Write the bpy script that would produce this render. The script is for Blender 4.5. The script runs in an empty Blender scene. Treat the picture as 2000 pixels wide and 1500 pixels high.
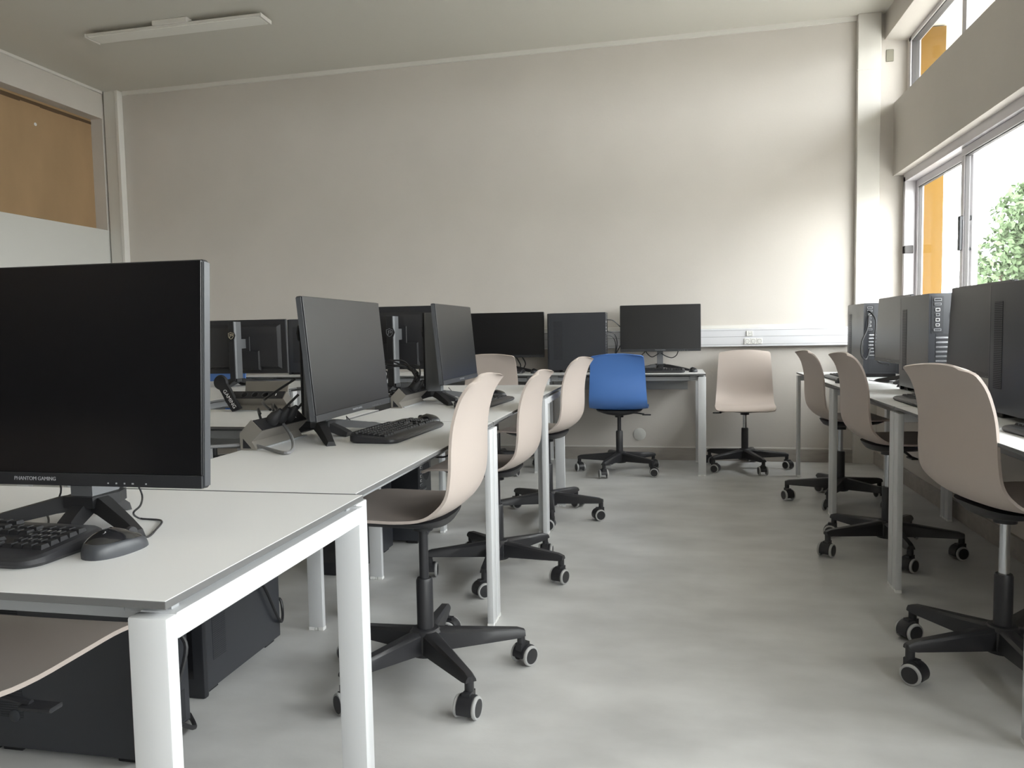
import bpy, bmesh, math, random
from mathutils import Vector, Matrix
random.seed(7)
C = bpy.context.scene.collection
SC = bpy.context.scene
PI = math.pi
def rad(a): return a * PI / 180

# ------------------------------------------------------------------ camera
H_CAM = 1.073
def cam_setup():
    f, yaw, pitch, roll = 1518.7, rad(11.649), rad(3.864), rad(-1.0674)
    cy, sy, cp, sp = math.cos(yaw), math.sin(yaw), math.cos(pitch), math.sin(pitch)
    fwd = Vector((-sy * cp, cy * cp, -sp)); right = Vector((cy, sy, 0)); up = right.cross(fwd)
    c, s = math.cos(roll), math.sin(roll)
    r2 = c * right + s * up; u2 = -s * right + c * up
    m = Matrix((r2, u2, -fwd)).transposed().to_4x4()
    m.translation = Vector((0, 0, H_CAM))
    cam = bpy.data.cameras.new('camera'); o = bpy.data.objects.new('camera', cam); C.objects.link(o)
    o.matrix_world = m
    cam.sensor_fit = 'HORIZONTAL'; cam.sensor_width = 36; cam.lens = 36 * f / 2000
    cam.clip_start = 0.02; cam.clip_end = 2000
    SC.camera = o
cam_setup()

# ------------------------------------------------------------------ sky, daylight, exposure
SKY = 11.0
w = bpy.data.worlds.new('overcast_sky'); SC.world = w; w.use_nodes = True
nt = w.node_tree; bg = nt.nodes['Background']
bg.inputs[0].default_value = (0.985, 0.985, 1.0, 1); bg.inputs[1].default_value = SKY
SC.view_settings.view_transform = 'Standard'; SC.view_settings.look = 'None'
SC.view_settings.exposure = 0.72; SC.view_settings.gamma = 1; SC.view_settings.use_curve_mapping = False
SC.cycles.diffuse_bounces = 8; SC.cycles.max_bounces = 14; SC.cycles.transparent_max_bounces = 16
WIN_X = 1.775
WIN_SPANS = [(4.12, 6.40), (1.52, 3.82), (-1.08, 1.22), (-3.68, -1.38)]       # each window along the right wall
LOW_Z, UP_Z = (0.98, 2.17), (2.70, 3.17)
for (a, b) in WIN_SPANS:                                       # portals help sample the sky through the real openings
    for (z0, z1) in (LOW_Z, UP_Z):
        l = bpy.data.lights.new('window_portal', 'AREA'); l.shape = 'RECTANGLE'
        l.size = z1 - z0; l.size_y = b - a; l.cycles.is_portal = True
        o = bpy.data.objects.new('window_portal', l); C.objects.link(o)
        o.location = (WIN_X + 0.06, (a + b) / 2, (z0 + z1) / 2); o.rotation_euler = (0, rad(90), 0)

# ------------------------------------------------------------------ materials
MATS = {}
def mat(name, col, rough=0.5, metal=0.0, spec=0.5, noise=None, bump=None, coat=0.0):
    """noise=(scale, amount, stretch) mottles the colour; bump=(scale, strength)"""
    m = bpy.data.materials.new(name); m.use_nodes = True
    n = m.node_tree.nodes; l = m.node_tree.links; b = n['Principled BSDF']
    b.inputs['Base Color'].default_value = (*col, 1); b.inputs['Roughness'].default_value = rough
    b.inputs['Metallic'].default_value = metal; b.inputs['Specular IOR Level'].default_value = spec
    if coat: b.inputs['Coat Weight'].default_value = coat; b.inputs['Coat Roughness'].default_value = 0.08
    if noise or bump:
        tc = n.new('ShaderNodeTexCoord')
    if noise:
        sc, amt, st = noise
        mp = n.new('ShaderNodeMapping'); mp.inputs['Scale'].default_value = st
        l.new(tc.outputs['Object'], mp.inputs['Vector'])
        t = n.new('ShaderNodeTexNoise'); t.inputs['Scale'].default_value = sc; t.inputs['Detail'].default_value = 6
        l.new(mp.outputs[0], t.inputs['Vector'])
        r = n.new('ShaderNodeValToRGB')
        r.color_ramp.elements[0].position = 0.3; r.color_ramp.elements[1].position = 0.7
        r.color_ramp.elements[0].color = (*[c * (1 - amt) for c in col], 1)
        r.color_ramp.elements[1].color = (*[min(1, c * (1 + amt)) for c in col], 1)
        l.new(t.outputs['Fac'], r.inputs[0]); l.new(r.outputs[0], b.inputs['Base Color'])
    if bump:
        t2 = n.new('ShaderNodeTexNoise'); t2.inputs['Scale'].default_value = bump[0]; t2.inputs['Detail'].default_value = 4
        l.new(tc.outputs['Object'], t2.inputs['Vector'])
        bp = n.new('ShaderNodeBump'); bp.inputs['Strength'].default_value = bump[1]; bp.inputs['Distance'].default_value = 0.01
        l.new(t2.outputs['Fac'], bp.inputs['Height']); l.new(bp.outputs[0], b.inputs['Normal'])
    MATS[name] = m; return m
WALL = mat('painted_plaster', (.565, .53, .49), .85, noise=(1.6, .035, (1, 1, 1)), bump=(60, .06))
DARKADD = mat('added_unseen_dark', (.022, .02, .019), .7)  # made-up dark finish, out of view: darkens screen reflection and cuts bounce
WALLL = mat('pale_painted_board', (.58, .575, .545), .8, bump=(60, .04))
CEIL = mat('ceiling_paint', (.61, .59, .535), .9, bump=(50, .05))
TRIMW = mat('white_trim_plastic', (.68, .66, .62), .5)
COLM = mat('column_paint', (.62, .60, .56), .6, noise=(2.0, .04, (1, 1, .3)))
FLOOR = mat('grey_vinyl_floor', (.53, .53, .525), .42, spec=.4, noise=(2.6, .15, (1, 1.6, 1)), bump=(90, .03))
BASEB = mat('taupe_skirting', (.36, .33, .30), .5, noise=(5, .12, (1, 4, 6)))
DTOP = mat('desk_laminate', (.74, .74, .745), .38, spec=.4)
DEDGE = mat('charcoal_desk_edge', (.13, .13, .13), .45)
WMET = mat('white_powder_coat', (.63, .64, .655), .4)
GMET = mat('grey_steel_rail', (.36, .37, .38), .45, metal=.2)
FOOTC = mat('white_foot_plastic', (.86, .86, .85), .5)
BEIGE = mat('warm_beige_plastic', (.505, .437, .396), .42)
BLUE = mat('blue_plastic', (.085, .215, .58), .42)
BLK = mat('black_plastic', (.022, .022, .025), .42)
BLKM = mat('black_matte', (.014, .014, .016), .6)
BLKG = mat('black_gloss', (.012, .012, .014), .12, coat=.6)
CHROME = mat('chrome_rod', (.55, .56, .58), .25, metal=1)
RINGM = mat('grey_rubber_tread', (.42, .42, .42), .6)
STEEL = mat('dark_case_steel', (.030, .032, .038), .32, spec=.6)
STEELF = mat('dark_case_front', (.02, .021, .025), .4)
MESHM = mat('vent_mesh', (.022, .023, .027), .7)
SCREEN = mat('dark_screen', (.004, .004, .005), .30, spec=.56)
HOUS = mat('monitor_housing', (.022, .022, .025), .5)
CHIN = mat('monitor_chin', (.020, .021, .024), .4)
SIDEM = mat('grey_bezel_side', (.075, .078, .085), .35)
SILV = mat('satin_silver_stand', (.17, .175, .185), .5, metal=.2)
MARKW = mat('white_marking', (.75, .75, .75), .5)
MARKG = mat('pale_gold_marking', (.60, .53, .38), .5)
MARKD = mat('grey_marking', (.33, .34, .36), .5)
KEYM = mat('black_keycap', (.012, .012, .014), .6, spec=.3)
MGREY = mat('mouse_grey_side', (.042, .045, .052), .4)
ALU = mat('tan_aluminium', (.25, .232, .208), .4, metal=.35)
CABLE = mat('black_cable', (.018, .018, .02), .45)
CABLEG = mat('grey_cable', (.20, .20, .205), .4)
TRUNK = mat('trunking_plastic', (.65, .65, .675), .35)
SOCK = mat('socket_ivory', (.74, .73, .70), .45)
DARKL = mat('dark_gap', (.12, .12, .12), .6)
BOARD = mat('brown_hardboard', (.36, .235, .125), .7, noise=(3, .10, (1, 1, .4)))
BOARDE = mat('torn_board_edge', (.10, .06, .03), .8)
ALUW = mat('window_aluminium', (.56, .54, .56), .4, metal=.25)
GASK = mat('dark_gasket', (.06, .055, .055), .6)
ORANGE = mat('orange_render', (.145, .082, .022), .8, spec=0.0)
EAVE = mat('eave_render', (.45, .42, .37), .8, spec=0.0)
LEAF = mat('tree_leaf', (.080, .112, .062), .6, spec=0.0, noise=(1.2, .35, (1, 1, 1)))
BARK = mat('tree_bark', (.12, .09, .06), .9)
GRASS = mat('outside_paving', (.42, .41, .385), .9, noise=(.4, .3, (1, 1, 1)))
HILL = mat('haze_tinted_hill', (.060, .074, .108), .9, spec=0.0)  # distance haze is put into the hill's blue colour
DIFF = mat('lamp_diffuser', (.80, .79, .74), .5)
STAIN = mat('grey_stain_plate', (.25, .235, .19), .8)
def glass(name):
    m = bpy.data.materials.new(name); m.use_nodes = True
    n = m.node_tree.nodes; l = m.node_tree.links; n.clear()
    out = n.new('ShaderNodeOutputMaterial'); mx = n.new('ShaderNodeMixShader')
    tr = n.new('ShaderNodeBsdfTransparent'); tr.inputs[0].default_value = (.93, .95, .94, 1)
    gl = n.new('ShaderNodeBsdfGlossy'); gl.inputs['Roughness'].default_value = .02
    mx.inputs[0].default_value = .05
    l.new(tr.outputs[0], mx.inputs[1]); l.new(gl.outputs[0], mx.inputs[2])
    l.new(mx.outputs[0], out.inputs[0]); return m
GLASS = glass('window_glass')

# ------------------------------------------------------------------ mesh helpers
class MB:
    """collects shapes into one mesh"""
    def __init__(s): s.bm = bmesh.new(); s.mats = []; s.cur = 0
    def m(s, material):
        if material not in s.mats: s.mats.append(material)
        s.cur = s.mats.index(material); return s
    def _fin(s, geom_faces):
        for f in geom_faces: f.material_index = s.cur
    def box(s, x0, x1, y0, y1, z0, z1, bev=0.0, seg=1, mtx=None):
        r = bmesh.ops.create_cube(s.bm, size=1)
        vs = r['verts']
        for v in vs:
            v.co = Vector(((x0 + x1) / 2 + v.co.x * (x1 - x0), (y0 + y1) / 2 + v.co.y * (y1 - y0), (z0 + z1) / 2 + v.co.z * (z1 - z0)))
        fs = set(f for v in vs for f in v.link_faces)
        s._fin(fs)
        if bev > 0:
            es = list(set(e for v in vs for e in v.link_edges))
            rr = bmesh.ops.bevel(s.bm, geom=es, offset=bev, segments=seg, affect='EDGES', profile=.5)
            vs = list(set(vs) | set(rr['verts'])); vs = [v for v in vs if v.is_valid]
            s._fin(rr['faces'])
        if mtx is not None: bmesh.ops.transform(s.bm, matrix=mtx, verts=vs)
        return s
    def loft(s, rings, cap=True, closed=True):
        vr = [[s.bm.verts.new(p) for p in r] for r in rings]
        n = len(rings[0])
        for a, b in zip(vr[:-1], vr[1:]):
            for i in range(n if closed else n - 1):
                j = (i + 1) % n
                f = s.bm.faces.new((a[i], a[j], b[j], b[i])); f.material_index = s.cur
        if cap:
            for r in (vr[0][::-1], vr[-1]):
                f = s.bm.faces.new(r); f.material_index = s.cur
        return s
    def lathe(s, prof, seg=24, mtx=None, cap=True):
        rings = [[Vector((r * math.cos(2 * PI * k / seg), r * math.sin(2 * PI * k / seg), z)) for k in range(seg)] for r, z in prof]
        if mtx is not None: rings = [[mtx @ p for p in r] for r in rings]
        return s.loft(rings, cap)
    def cyl(s, p0, p1, r, seg=16, r1=None):
        p0, p1 = Vector(p0), Vector(p1); d = (p1 - p0); L = d.length
        q = d.to_track_quat('Z', 'Y').to_matrix().to_4x4(); q.translation = p0
        return s.lathe([(r, 0), (r if r1 is None else r1, L)], seg, q)
    def prism(s, poly, axis, a, b, mtx=None):
        """poly 2D extruded along axis x/y/z from a to b"""
        def P(u, v, t):
            p = {'x': (t, u, v), 'y': (u, t, v), 'z': (u, v, t)}[axis]; p = Vector(p)
            return mtx @ p if mtx is not None else p
        return s.loft([[P(u, v, a) for u, v in poly], [P(u, v, b) for u, v in poly]])
    def tube(s, pts, r, seg=8, smooth=6):
        P = [Vector(p) for p in pts]
        if smooth and len(P) > 2:
            Q = []
            for i in range(len(P) - 1):
                a, b, c, d = P[max(i - 1, 0)], P[i], P[i + 1], P[min(i + 2, len(P) - 1)]
                for k in range(smooth):
                    t = k / smooth
                    Q.append(.5 * ((2 * b) + (c - a) * t + (2 * a - 5 * b + 4 * c - d) * t * t + (3 * b - a - 3 * c + d) * t ** 3))
            Q.append(P[-1]); P = Q
        rings = []; up = None
        for i, p in enumerate(P):
            t = (P[min(i + 1, len(P) - 1)] - P[max(i - 1, 0)])
            if t.length < 1e-9: t = Vector((0, 0, 1))
            t.normalize()
            if up is None: up = Vector((0, 0, 1)) if abs(t.z) < .9 else Vector((1, 0, 0))
            n = (up - t * up.dot(t)); n.normalize(); up = n; bn = t.cross(n)
            rings.append([p + r * (math.cos(2 * PI * k / seg) * n + math.sin(2 * PI * k / seg) * bn) for k in range(seg)])
        return s.loft(rings)
    def mesh(s, name, smooth=35):
        bmesh.ops.recalc_face_normals(s.bm, faces=s.bm.faces)
        me = bpy.data.meshes.new(name); s.bm.to_mesh(me); s.bm.free()
        for mm in s.mats: me.materials.append(mm)
        if smooth:
            me.polygons.foreach_set('use_smooth', [True] * len(me.polygons))
            me.set_sharp_from_angle(angle=rad(smooth))
        return me
def put(name, me, parent=None, loc=(0, 0, 0), rot=(0, 0, 0), scale=None):
    o = bpy.data.objects.new(name, me); C.objects.link(o)
    if parent: o.parent = parent
    o.location = loc; o.rotation_euler = rot
    if scale: o.scale = scale
    return o
def tag(o, label, cat, group=None, kind=None):
    o['label'] = label; o['category'] = cat
    if group: o['group'] = group
    if kind: o['kind'] = kind
    return o
def thing(name, label, cat, loc=(0, 0, 0), rz=0, group=None):
    o = bpy.data.objects.new(name, None); C.objects.link(o); o.empty_display_size = .1
    o.location = loc; o.rotation_euler = (0, 0, rad(rz))
    return tag(o, label, cat, group)
def struct(name, me_or_mb, label=None):
    me = me_or_mb.mesh(name) if isinstance(me_or_mb, MB) else me_or_mb
    o = put(name, me); o['kind'] = 'structure'
    if label: o['label'] = label
    return o
def text_mesh(body, size, material, depth=.0004, align='CENTER'):
    cu = bpy.data.curves.new('lettering', 'FONT'); cu.body = body; cu.size = size; cu.extrude = depth
    cu.align_x = align; cu.align_y = 'CENTER'
    o = bpy.data.objects.new('lettering', cu); C.objects.link(o)
    bpy.context.view_layer.update()
    me = bpy.data.meshes.new_from_object(o.evaluated_get(bpy.context.evaluated_depsgraph_get()))
    bpy.data.objects.remove(o); bpy.data.curves.remove(cu)
    me.materials.clear(); me.materials.append(material); return me

# ------------------------------------------------------------------ room shell
XL, XR, YB, YN = -5.10, 1.54, 6.443, -4.2
def zc(x): return 3.33 + (x + 4.92) * .0097
struct('floor', MB().m(FLOOR).box(XL - .3, XR + .02, YN - .2, YB + .2, -.12, 0))
struct('ceiling', MB().m(CEIL).prism([(XL - .3, zc(XL - .3)), (2.0, zc(2.0)), (2.0, zc(2) + .2), (XL - .3, zc(XL) + .2)], 'y', YN - .2, YB + .2))
struct('wall_back', MB().m(WALL).box(XL - .3, 1.815, YB, YB + .2, -.12, 3.6))
struct('wall_near', MB().m(WALL).box(-2.3, 1.86, YN - .2, YN, -.12, 3.6).m(DARKADD).box(XL - .3, -2.3, YN - .2, YN, -.12, 3.6))  # dark left part is added out of view to blacken the front monitor's reflection
# left wall: solid below, boarded high opening, beam above
lw = MB().m(WALLL).box(XL - .2, XL, 1.2, YB, -.12, 2.075).m(DARKADD).box(XL - .2, XL, YN, 1.2, -.12, 2.075)  # dark near stretch is invented and unseen, to cut bounce and screen reflection
lw.m(WALL).box(XL - .2, XL, YN, YB, 3.085, 3.6)
lw.box(XL - .2, XL, 6.37, YB, 2.075, 3.085)
lw.box(XL - .2, XL, YN, YN + .5, 2.075, 3.085)
struct('wall_left', lw)
bd = thing('boarded_panel', 'brown hardboard sheet closing the high opening in the left wall', 'panel', (XL - .13, 3, 2.08))
pm = MB().m(BOARD).box(-.012, .012, -6.65, 3.37, 0, 1.012); put('board', pm.mesh('board'), bd)
em, em2 = MB().m(BOARDE), MB().m(BOARDE)
y = -5.2
while y < 3.3:
    em.box(.012, .016, y, y + .21, -.002, .010 + random.random() * .012); em2.box(.012, .016, y, y + .21, .962 - random.random() * .012, .985)
    y += .21
put('ragged_edge', em.mesh('ragged_edge', 0), bd); put('ragged_edge', em2.mesh('ragged_edge', 0), bd)
sp = MB().m(MARKW)
for (yy, zz, r) in ((2.72, .80, .014), (2.18, .86, .006), (1.95, .93, .008)):
    sp.cyl((.012, yy, zz), (.0145, yy, zz), r, 10)
put('paint_spot', sp.mesh('paint_spot'), bd)
# right wall: low wall with sill, beam between lower and upper windows, header under the ceiling, pillars
rw = MB().m(WALL).box(XR, 1.815, YN, YB, -.12, .96)
rw.box(XR - .03, 1.815, YN, YB, .96, .98)
rw.box(1.647, 1.815, YN, YB, 2.193, 2.735)
rw.prism([(1.576, 3.205), (1.815, 3.175), (1.815, 3.6), (1.576, 3.6)], 'y', YN, YB)
edges = [YN] + [v for sp_ in reversed(WIN_SPANS) for v in sp_] + [YB]
for i in range(0, len(edges), 2):
    if i + 1 < len(edges):
        a, b = edges[i], edges[i + 1]
        if b - a > .01:
            rw.box(1.66 if b < YB else 1.735, 1.815, a, b, .98, 2.193); rw.box(1.66 if b < YB else 1.735, 1.815, a, b, 2.735, 3.2)
struct('wall_right', rw)
# skirting
def skirt(name, x0, x1, y0, y1):
    mb = MB().m(BASEB).box(x0, x1, y0, y1, 0, .10, .002)
    struct(name, mb)
skirt('baseboard_back', XL, XR, YB - .015, YB); skirt('baseboard_right', XR - .018, XR, YN, YB - .015); skirt('baseboard_left', XL, XL + .015, YN, YB - .015)
struct('trim_1', MB().m(TRIMW).box(XL, XR - .17, YB - .008, YB, .10, .112, .002))
# cornice beads
struct('trim_2', MB().m(TRIMW).prism([(XL + .18, zc(XL + .18) - .035), (1.375, zc(1.375) - .035), (1.375, zc(1.375)), (XL + .18, zc(XL + .18))], 'y', YB - .02, YB))
struct('trim_3', MB().m(TRIMW).box(XL, XL + .02, YN, YB - .07, zc(XL) - .022, zc(XL)))
# corner pipe covers
t4 = MB().m(COLM).box(1.377, 1.541, YB - .055, YB, 0, zc(1.5), .004); t4.box(1.374, 1.544, YB - .058, YB, 2.98, 2.986)
t4.m(DARKL).box(1.541, 1.549, YB - .01, YB, 0, zc(1.5)); struct('trim_4', t4)
t5 = MB().m(COLM).box(-5.085, -4.965, YB - .06, YB, 0, zc(-5), .004)
t5.m(TRIMW).box(-4.965, -4.932, YB - .068, YB, 0, zc(-5), .003); t5.m(DARKL).box(-5.099, -5.085, YB - .012, YB, 0, 3.3); t5.m(COLM).box(-5.088, -4.962, YB - .062, YB, 2.92, 2.925); struct('trim_5', t5)
tag(put('stain_patch', MB().m(STAIN).box(-.027, .027, -.006, 0, -.045, .045, .004).mesh('stain_patch'), None, (1.613, YB, 3.085)), 'small grey square plate on the reveal beside the upper window', 'plate')

# windows
def lower_window(idx, y0, y1):
    z0, z1 = LOW_Z
    r = bpy.data.objects.new('window_%d' % idx, None); C.objects.link(r); r['kind'] = 'structure'; r.location = (WIN_X, 0, 0)
    fm = MB().m(ALUW)
    fm.box(-.065, .065, y0, y1, z1 - .035, z1 + .03); fm.box(-.065, .065, y0, y1, z0, z0 + .04)
    fm.box(-.065, .065, y0, y0 + .045, z0, z1); fm.box(-.065, .065, y1 - .045, y1, z0, z1)
    put('frame', fm.mesh('frame'), r)
    ym = (y0 + y1) / 2
    for k, (a, b, x) in enumerate(((ym - .03, y1 - .045, .028), (y0 + .045, ym + .03, -.018))):
        s = MB().m(ALUW); e = .05
        s.box(x - .018, x + .018, a, b, z1 - .035 - e, z1 - .035, .003); s.box(x - .018, x + .018, a, b, z0 + .04, z0 + .04 + e, .003)
        s.box(x - .018, x + .018, a, a + e, z0 + .04 + e, z1 - .035 - e, .003); s.box(x - .018, x + .018, b - e, b, z0 + .04 + e, z1 - .035 - e, .003)
        s.m(GASK); g = .006
        s.box(x - .012, x + .012, a + e, a + e + g, z0 + .09, z1 - .085); s.box(x - .012, x + .012, b - e - g, b - e, z0 + .09, z1 - .085)
        s.box(x - .012, x + .012, a + e, b - e, z1 - .085 - g, z1 - .085)
        so = put('sash', s.mesh('sash'), r)
        put('pane', MB().m(GLASS).box(x - .003, x + .003, a + e + .001, b - e - .001, z0 + .09, z1 - .086).mesh('pane', 0), so)
        if k == 0:
            h = MB().m(STEELF); zc_ = 1.62
            h.box(x - .085, x - .018, a + .012, a + .04, zc_ + .075, zc_ + .105, .003); h.box(x - .06, x - .018, a + .012, a + .04, zc_ - .105, zc_ - .09, .003)
            h.m(STEELF).box(x - .085, x - .066, a + .01, a + .042, zc_ - .105, zc_ + .105, .004)
            put('handle', h.mesh('handle'), so)
            put('latch', MB().m(GASK).box(-.105 + .04, -.005, b - .012, b + .046, 1.60, 1.66, .003).mesh('latch'), so)
    return r
def upper_window(idx, y0, y1):
    z0, z1 = UP_Z[0], 3.185
    r = bpy.data.objects.new('window_%d' % idx, None); C.objects.link(r); r['kind'] = 'structure'; r.location = (WIN_X, 0, 0)
    ym = (y0 + y1) / 2; fm = MB().m(ALUW)
    fm.box(-.04, .03, y0, y1, z1 - .03, z1 + .01); fm.box(-.04, .03, y0, y1, z0, z0 + .04)
    fm.box(-.04, .03, y0, y0 + .04, z0, z1); fm.box(-.04, .03, y1 - .04, y1, z0, z1); fm.box(-.045, .03, ym - .035, ym + .035, z0, z1)
    fm.m(GASK).box(-.03, .02, y1 - .046, y1 - .04, z0 + .04, z1 - .03); fm.box(-.03, .02, y0 + .04, y1 - .04, z1 - .036, z1 - .03)
    put('frame', fm.mesh('frame'), r)
    for a, b in ((y0 + .04, ym - .035), (ym + .035, y1 - .046)):
        put('pane', MB().m(GLASS).box(-.003, .003, a + .001, b - .001, z0 + .04, z1 - .036).mesh('pane', 0), r)
for i, (a, b) in enumerate(WIN_SPANS):
    lower_window(2 * i + 1, a, b); upper_window(2 * i + 2, a, b)

# outside
struct('ground', MB().m(GRASS).box(1.9, 600, -300, 900, -3.7, -3.5))
tag(put('orange_fin_wall', MB().m(ORANGE).box(0, .185, 0, .5, -3.5, 3.27).mesh('orange_fin_wall'), None, (1.817, 6.45, 0)), 'orange rendered wall fin standing just outside the far window', 'wall', kind='structure')
struct('roof_eave', MB().m(EAVE).box(1.816, 2.40, YN, 7.2, 3.28, 3.5))
hm = MB().m(HILL); prof = []
for k in range(41):
    t = k / 40; prof.append((20 + 220 * t, 11 + 3.6 * math.sin(t * 3.1) + 1.2 * math.sin(t * 11) + .5 * math.sin(t * 31)))
rings = []
for x, z in prof: rings.append([Vector((x, 330, -4)), Vector((x, 360, z * .8)), Vector((x, 400, z + 1.5)), Vector((x, 470, -4))])
hm.loft(rings, cap=True); struct('hill', hm)
tr = thing('leafy_tree', 'leafy green tree outside the far window', 'tree', (6.55, 14.6, -3.5))
tm = MB().m(BARK).tube([(0, 0, 0), (.05, .02, 1.4), (-.04, .05, 2.8), (.05, 0, 4.2), (0, 0, 5.6)], .14, 10, 4)
for a in range(6):
    an = a * 1.05; tm.tube([(0, 0, 3.0 + .3 * a), (.5 * math.cos(an), .5 * math.sin(an), 3.9 + .3 * a), (1.2 * math.cos(an), 1.2 * math.sin(an), 4.5 + .3 * a)], .05, 6, 3)
put('trunk', tm.mesh('trunk'), tr)
lf = MB().m(LEAF)
blobs = []
for _ in range(60):
    an = random.random() * 2 * PI; ph = math.acos(random.uniform(-.75, 1)); rr = 1.55 * random.uniform(.65, 1)
    blobs.append((Vector((rr * math.sin(ph) * math.cos(an), rr * math.sin(ph) * math.sin(an), 5.0 + 1.15 * rr * math.cos(ph))), random.uniform(.32, .55)))
for c, r in blobs:
    for _ in range(330):
        v = Vector((random.gauss(0, 1), random.gauss(0, 1), random.gauss(0, 1))); v.normalize()
        p = c + v * r * random.uniform(.75, 1.05)
        n = (v + .7 * Vector((random.gauss(0, 1), random.gauss(0, 1), random.gauss(0, 1)))).normalized()
        t = n.orthogonal().normalized(); t.rotate(Matrix.Rotation(random.random() * 6.28, 3, n)); b = n.cross(t)
        s = random.uniform(.045, .08)
        vs = [lf.bm.verts.new(q) for q in (p - t * s, p + b * s * .55 + n * .01, p + t * s, p - b * s * .55 + n * .01)]
        f = lf.bm.faces.new(vs); f.material_index = 0
me = bpy.data.meshes.new('foliage'); lf.bm.to_mesh(me); lf.bm.free(); me.materials.append(LEAF); put('foliage', me, tr)

# ceiling lamp
lp = thing('ceiling_light', 'slim white batten light fixed to the ceiling', 'light', (-3.50, 5.195, zc(-3.5)), 0)
lp.rotation_euler = (0, -math.atan(.0097), 0)
put('mounting_clip', MB().m(TRIMW).box(-.14, .14, -.09, .03, -.035, 0, .003).mesh('clip'), lp)
put('lamp_housing', MB().m(TRIMW).box(-.70, .70, -.075, .075, -.048, -.030, .003).mesh('lamp_housing'), lp)
put('diffuser', MB().m(DIFF).box(-.685, .685, -.068, .068, -.054, -.046, .003).mesh('diffuser'), lp)
for s in (-1, 1): put('end_cap', MB().m(TRIMW).box(-.004, .004, -.077, .077, -.056, -.029, .001).mesh('end_cap'), lp, (.703 * s, 0, 0))

# trunking on the back wall
tk = thing('wall_trunking', 'long white cable trunking running along the back wall above the desks', 'trunking', (0, YB, .92))
tm = MB().m(TRUNK).box(-5.05, 1.335, -.058, 0, 0, .143, .004)
tm.m(DARKL)
for z in (.018, .078, .128): tm.box(-5.05, 1.335, -.0588, -.057, z, z + .0018)
put('cover', tm.mesh('cover'), tk)
put('top_rail', MB().m(TRIMW).box(-5.05, 1.20, -.03, 0, .143, .172, .003).mesh('top_rail'), tk)
put('end_cap', MB().m(TRUNK).box(1.333, 1.345, -.06, 0, -.002, .145, .003).mesh('end_cap'), tk)
sm = MB().m(SOCK)
for k in range(3):
    x = (k - 1) * .046
    sm.m(SOCK).box(x - .0225, x + .0225, -.008, 0, -.0225, .0225, .002)
    sm.m(DARKL).lathe([(.0165, 0), (.0165, .0006)], 20, Matrix.Translation((x, -.0082, 0)) @ Matrix.Rotation(rad(90), 4, 'X'))
    sm.m(SOCK).lathe([(.0145, 0), (.0145, .0008)], 20, Matrix.Translation((x, -.0084, 0)) @ Matrix.Rotation(rad(90), 4, 'X'))
    sm.m(DARKL)
    for d in (-.006, .006): sm.cyl((x + d, -.0092, 0), (x + d, -.0096, 0), .002, 8)
for xx, ss in ((.628, 0), ):
    put('power_socket', sm.mesh('power_socket'), tk, (xx, -.058, .042))
dm = MB().m(SOCK).box(-.026, .026, -.006, 0, -.021, .021, .002); dm.m(DARKL)
for (a, b, c, d) in ((-.024, -.022, -.02, .02), (-.006, -.004, -.012, .018), (.006, .02, .010, .012), (-.004, .016, -.002, 0), (.018, .02, -.014, 0)):
    dm.box(a, b, -.0065, -.0058, c, d)
put('data_socket', dm.mesh('data_socket'), tk, (.60, -.058, .103))
tag(put('wall_cover_disc', MB().m(WALLL).lathe([(.052, 0), (.052, .004), (.045, .008), (0.001, .008)], 28, Matrix.Rotation(rad(90), 4, 'X')).mesh('disc'), None, (-.264, YB, .209)), 'round white blanking plate low on the back wall', 'cover plate')

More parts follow.
